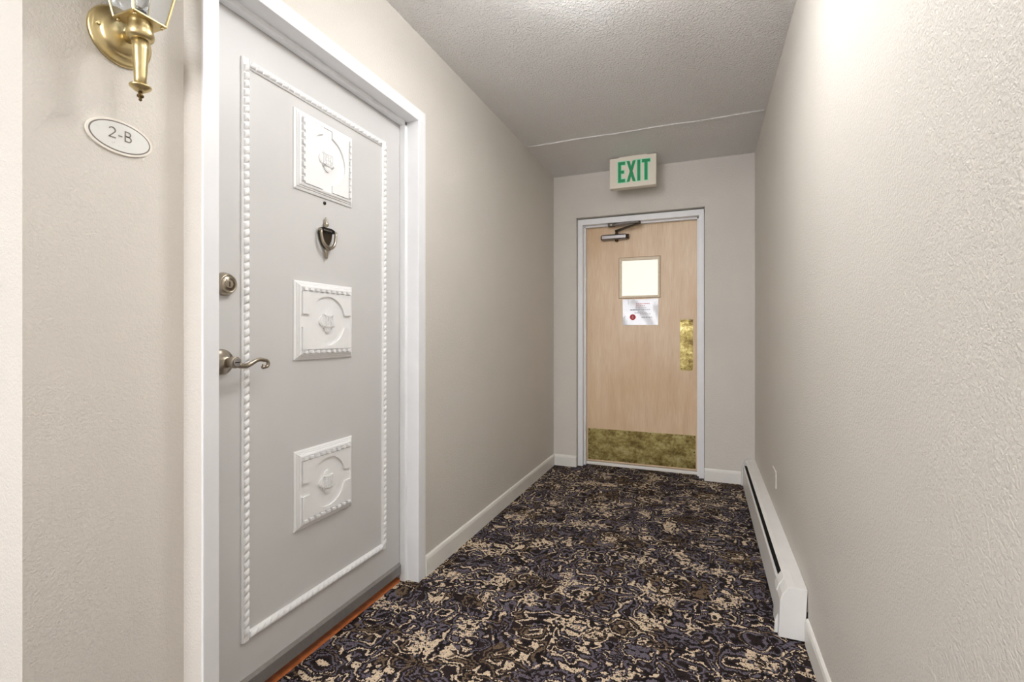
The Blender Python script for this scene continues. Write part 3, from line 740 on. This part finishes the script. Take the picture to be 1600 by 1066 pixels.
obj('bulb', MB().lathe([(0.008, 0.022), (0.012, 0.030), (0.0165, 0.048), (0.0155, 0.062), (0.009, 0.084), (0.003, 0.102), (0.001, 0.106)], (cx, cyy, zb), 'z', 24), M['glass'], ln, label='unlit clear candle bulb')

# ------------------------------------------------------------------ baseboard heater
HX = XR
hy0, hy1 = 1.952, 3.846
hr = empty('baseboard_heater', ((HX + 0.25) / 2, (hy0 + hy1) / 2, 0), label='long white baseboard heater with a dark slot along the long bare wall', cat='heater')
HZ = 0.19
my = lambda p, q, a: (p, a, q)
obj('back_cover', MB().prism([(HX - 0.001, 0.012), (HX - 0.001, HZ), (HX - 0.050, HZ - 0.002), (HX - 0.064, HZ - 0.012), (HX - 0.0625, HZ - 0.0135), (HX - 0.049, HZ - 0.004), (HX - 0.006, HZ - 0.003), (HX - 0.006, 0.012)], hy0 + 0.14, hy1 - 0.03, my), M['heater'], hr)
obj('front_panel', MB().prism([(0.2545, 0.022), (0.2575, 0.022), (0.2615, 0.150), (0.2665, 0.157), (0.2645, 0.160), (0.2585, 0.1525)], hy0 + 0.13, hy1 - 0.02, my), M['heater'], hr)
obj('dark_core', MB().box(0.268, HX - 0.007, hy0 + 0.14, hy1 - 0.03, 0.03, 0.150), M['black'], hr)
capp = [(0.2475, 0.006), (0.2525, 0.137), (0.2595, 0.160), (0.2765, HZ - 0.004), (0.300, HZ + 0.001), (HX - 0.001, HZ), (HX - 0.010, 0.006)]
obj('end_cap', MB().prism(capp, hy0, hy0 + 0.145, my), M['heater'], hr, bevel=0.002)
obj('end_cap', MB().prism(capp, hy1 - 0.045, hy1, my), M['heater'], hr, bevel=0.002)
obj('joint_strip', MB().prism([(0.2500, 0.137), (0.2575, 0.162), (0.2745, HZ - 0.003), (0.2755, HZ - 0.005), (0.2590, 0.159), (0.2535, 0.136)], hy0 + 0.075, hy0 + 0.115, my), M['heater'], hr)
obj('foot_tab', MB().prism([(0.238, 0.004), (0.240, 0.050), (0.2505, 0.075), (0.2505, 0.004)], hy0 + 0.030, hy0 + 0.036, my), M['heater'], hr)
obj('pipe_hole', MB().lathe([(0.012, 0), (0.012, 0.006)], (HX - 0.008, hy0 + 0.002, 0.100), 'y', 16), M['black'], hr)

# ------------------------------------------------------------------ wall plate
wp = empty('wall_plate', (XR, 2.797, 0.311), label='small painted outlet plate low on the wall above the heater', cat='outlet')
obj('plate', MB().box(XR - 0.006, XR, 2.737, 2.857, 0.311, 0.397), M['wall'], wp, bevel=0.002)
obj('screw', MB().lathe([(0.004, 0), (0.004, -0.0015)], (XR - 0.0058, 2.797, 0.354), 'x', 12), M['heater'], wp)

# ------------------------------------------------------------------ lobby globe, plus fill drums and a window added out of view
def lamp(name, x, y, lab, mat):
    r = empty(name, (x, y, ZC - 0.2), label=lab, cat='lamp')
    obj('lamp_base', MB().lathe([(0.09, 0), (0.09, -0.012), (0.06, -0.022), (0.045, -0.028)], (x, y, ZC), 'z', 24), M['brass'], r)
    obj('lamp_globe', MB().lathe([(0.045, -0.026), (0.085, -0.045), (0.11, -0.085), (0.11, -0.13), (0.085, -0.17), (0.04, -0.193), (0.01, -0.197)], (x, y, ZC), 'z', 14), mat, r)
def drum(x, y, mat, drop, lab):
    fl = empty('fill_light', (x, y, ZC - drop - 0.071), label=lab, cat='light')
    obj('light_base', MB().lathe([(0.165, 0), (0.165, -0.012), (0.06, -0.016), (0.06, -drop)] if drop > 0.03 else [(0.175, 0), (0.175, -0.015), (0.165, -0.02)], (x, y, ZC), 'z', 32), M['white'], fl)
    obj('diffuser', MB().lathe([(0.165, 0), (0.165, -0.058), (0.155, -0.068), (0.1, -0.07), (0.02, -0.071)], (x, y, ZC - drop), 'z', 20), mat, fl)
drum(-0.02, 0.66, M['lamp'], 0.02, 'unseen drum light added to brighten the corridor between lantern and bare wall')  # added fill above the frame, lights door and near walls
drum(-0.30, 1.46, M['inner_fill'], 0.07, 'unseen drum light added to brighten the corridor before the apartment door')  # added fill above the frame, lifts ceiling and far walls
lamp('ceiling_lamp', -1.02, -1.5, 'glowing globe lamp fixed to the ceiling deep in the lobby', M['lobby_lamp'])
wn = empty('fill_window_1', (-1.15, YB, 0.9), label='unseen lobby window added as fill light opposite the exit door', cat='window', kind='structure')  # made-up window, brightens the faces turned towards the lobby
obj('window_pane', MB().box(-1.6, -0.7, YB + 0.002, YB + 0.01, 0.9, 2.1), M['fill_window'], wn)
obj('window_frame', holed(-1.66, -0.64, 0.84, 2.16, -1.6, -0.7, 0.9, 2.1, YB + 0.001, YB + 0.03), M['white'], wn)
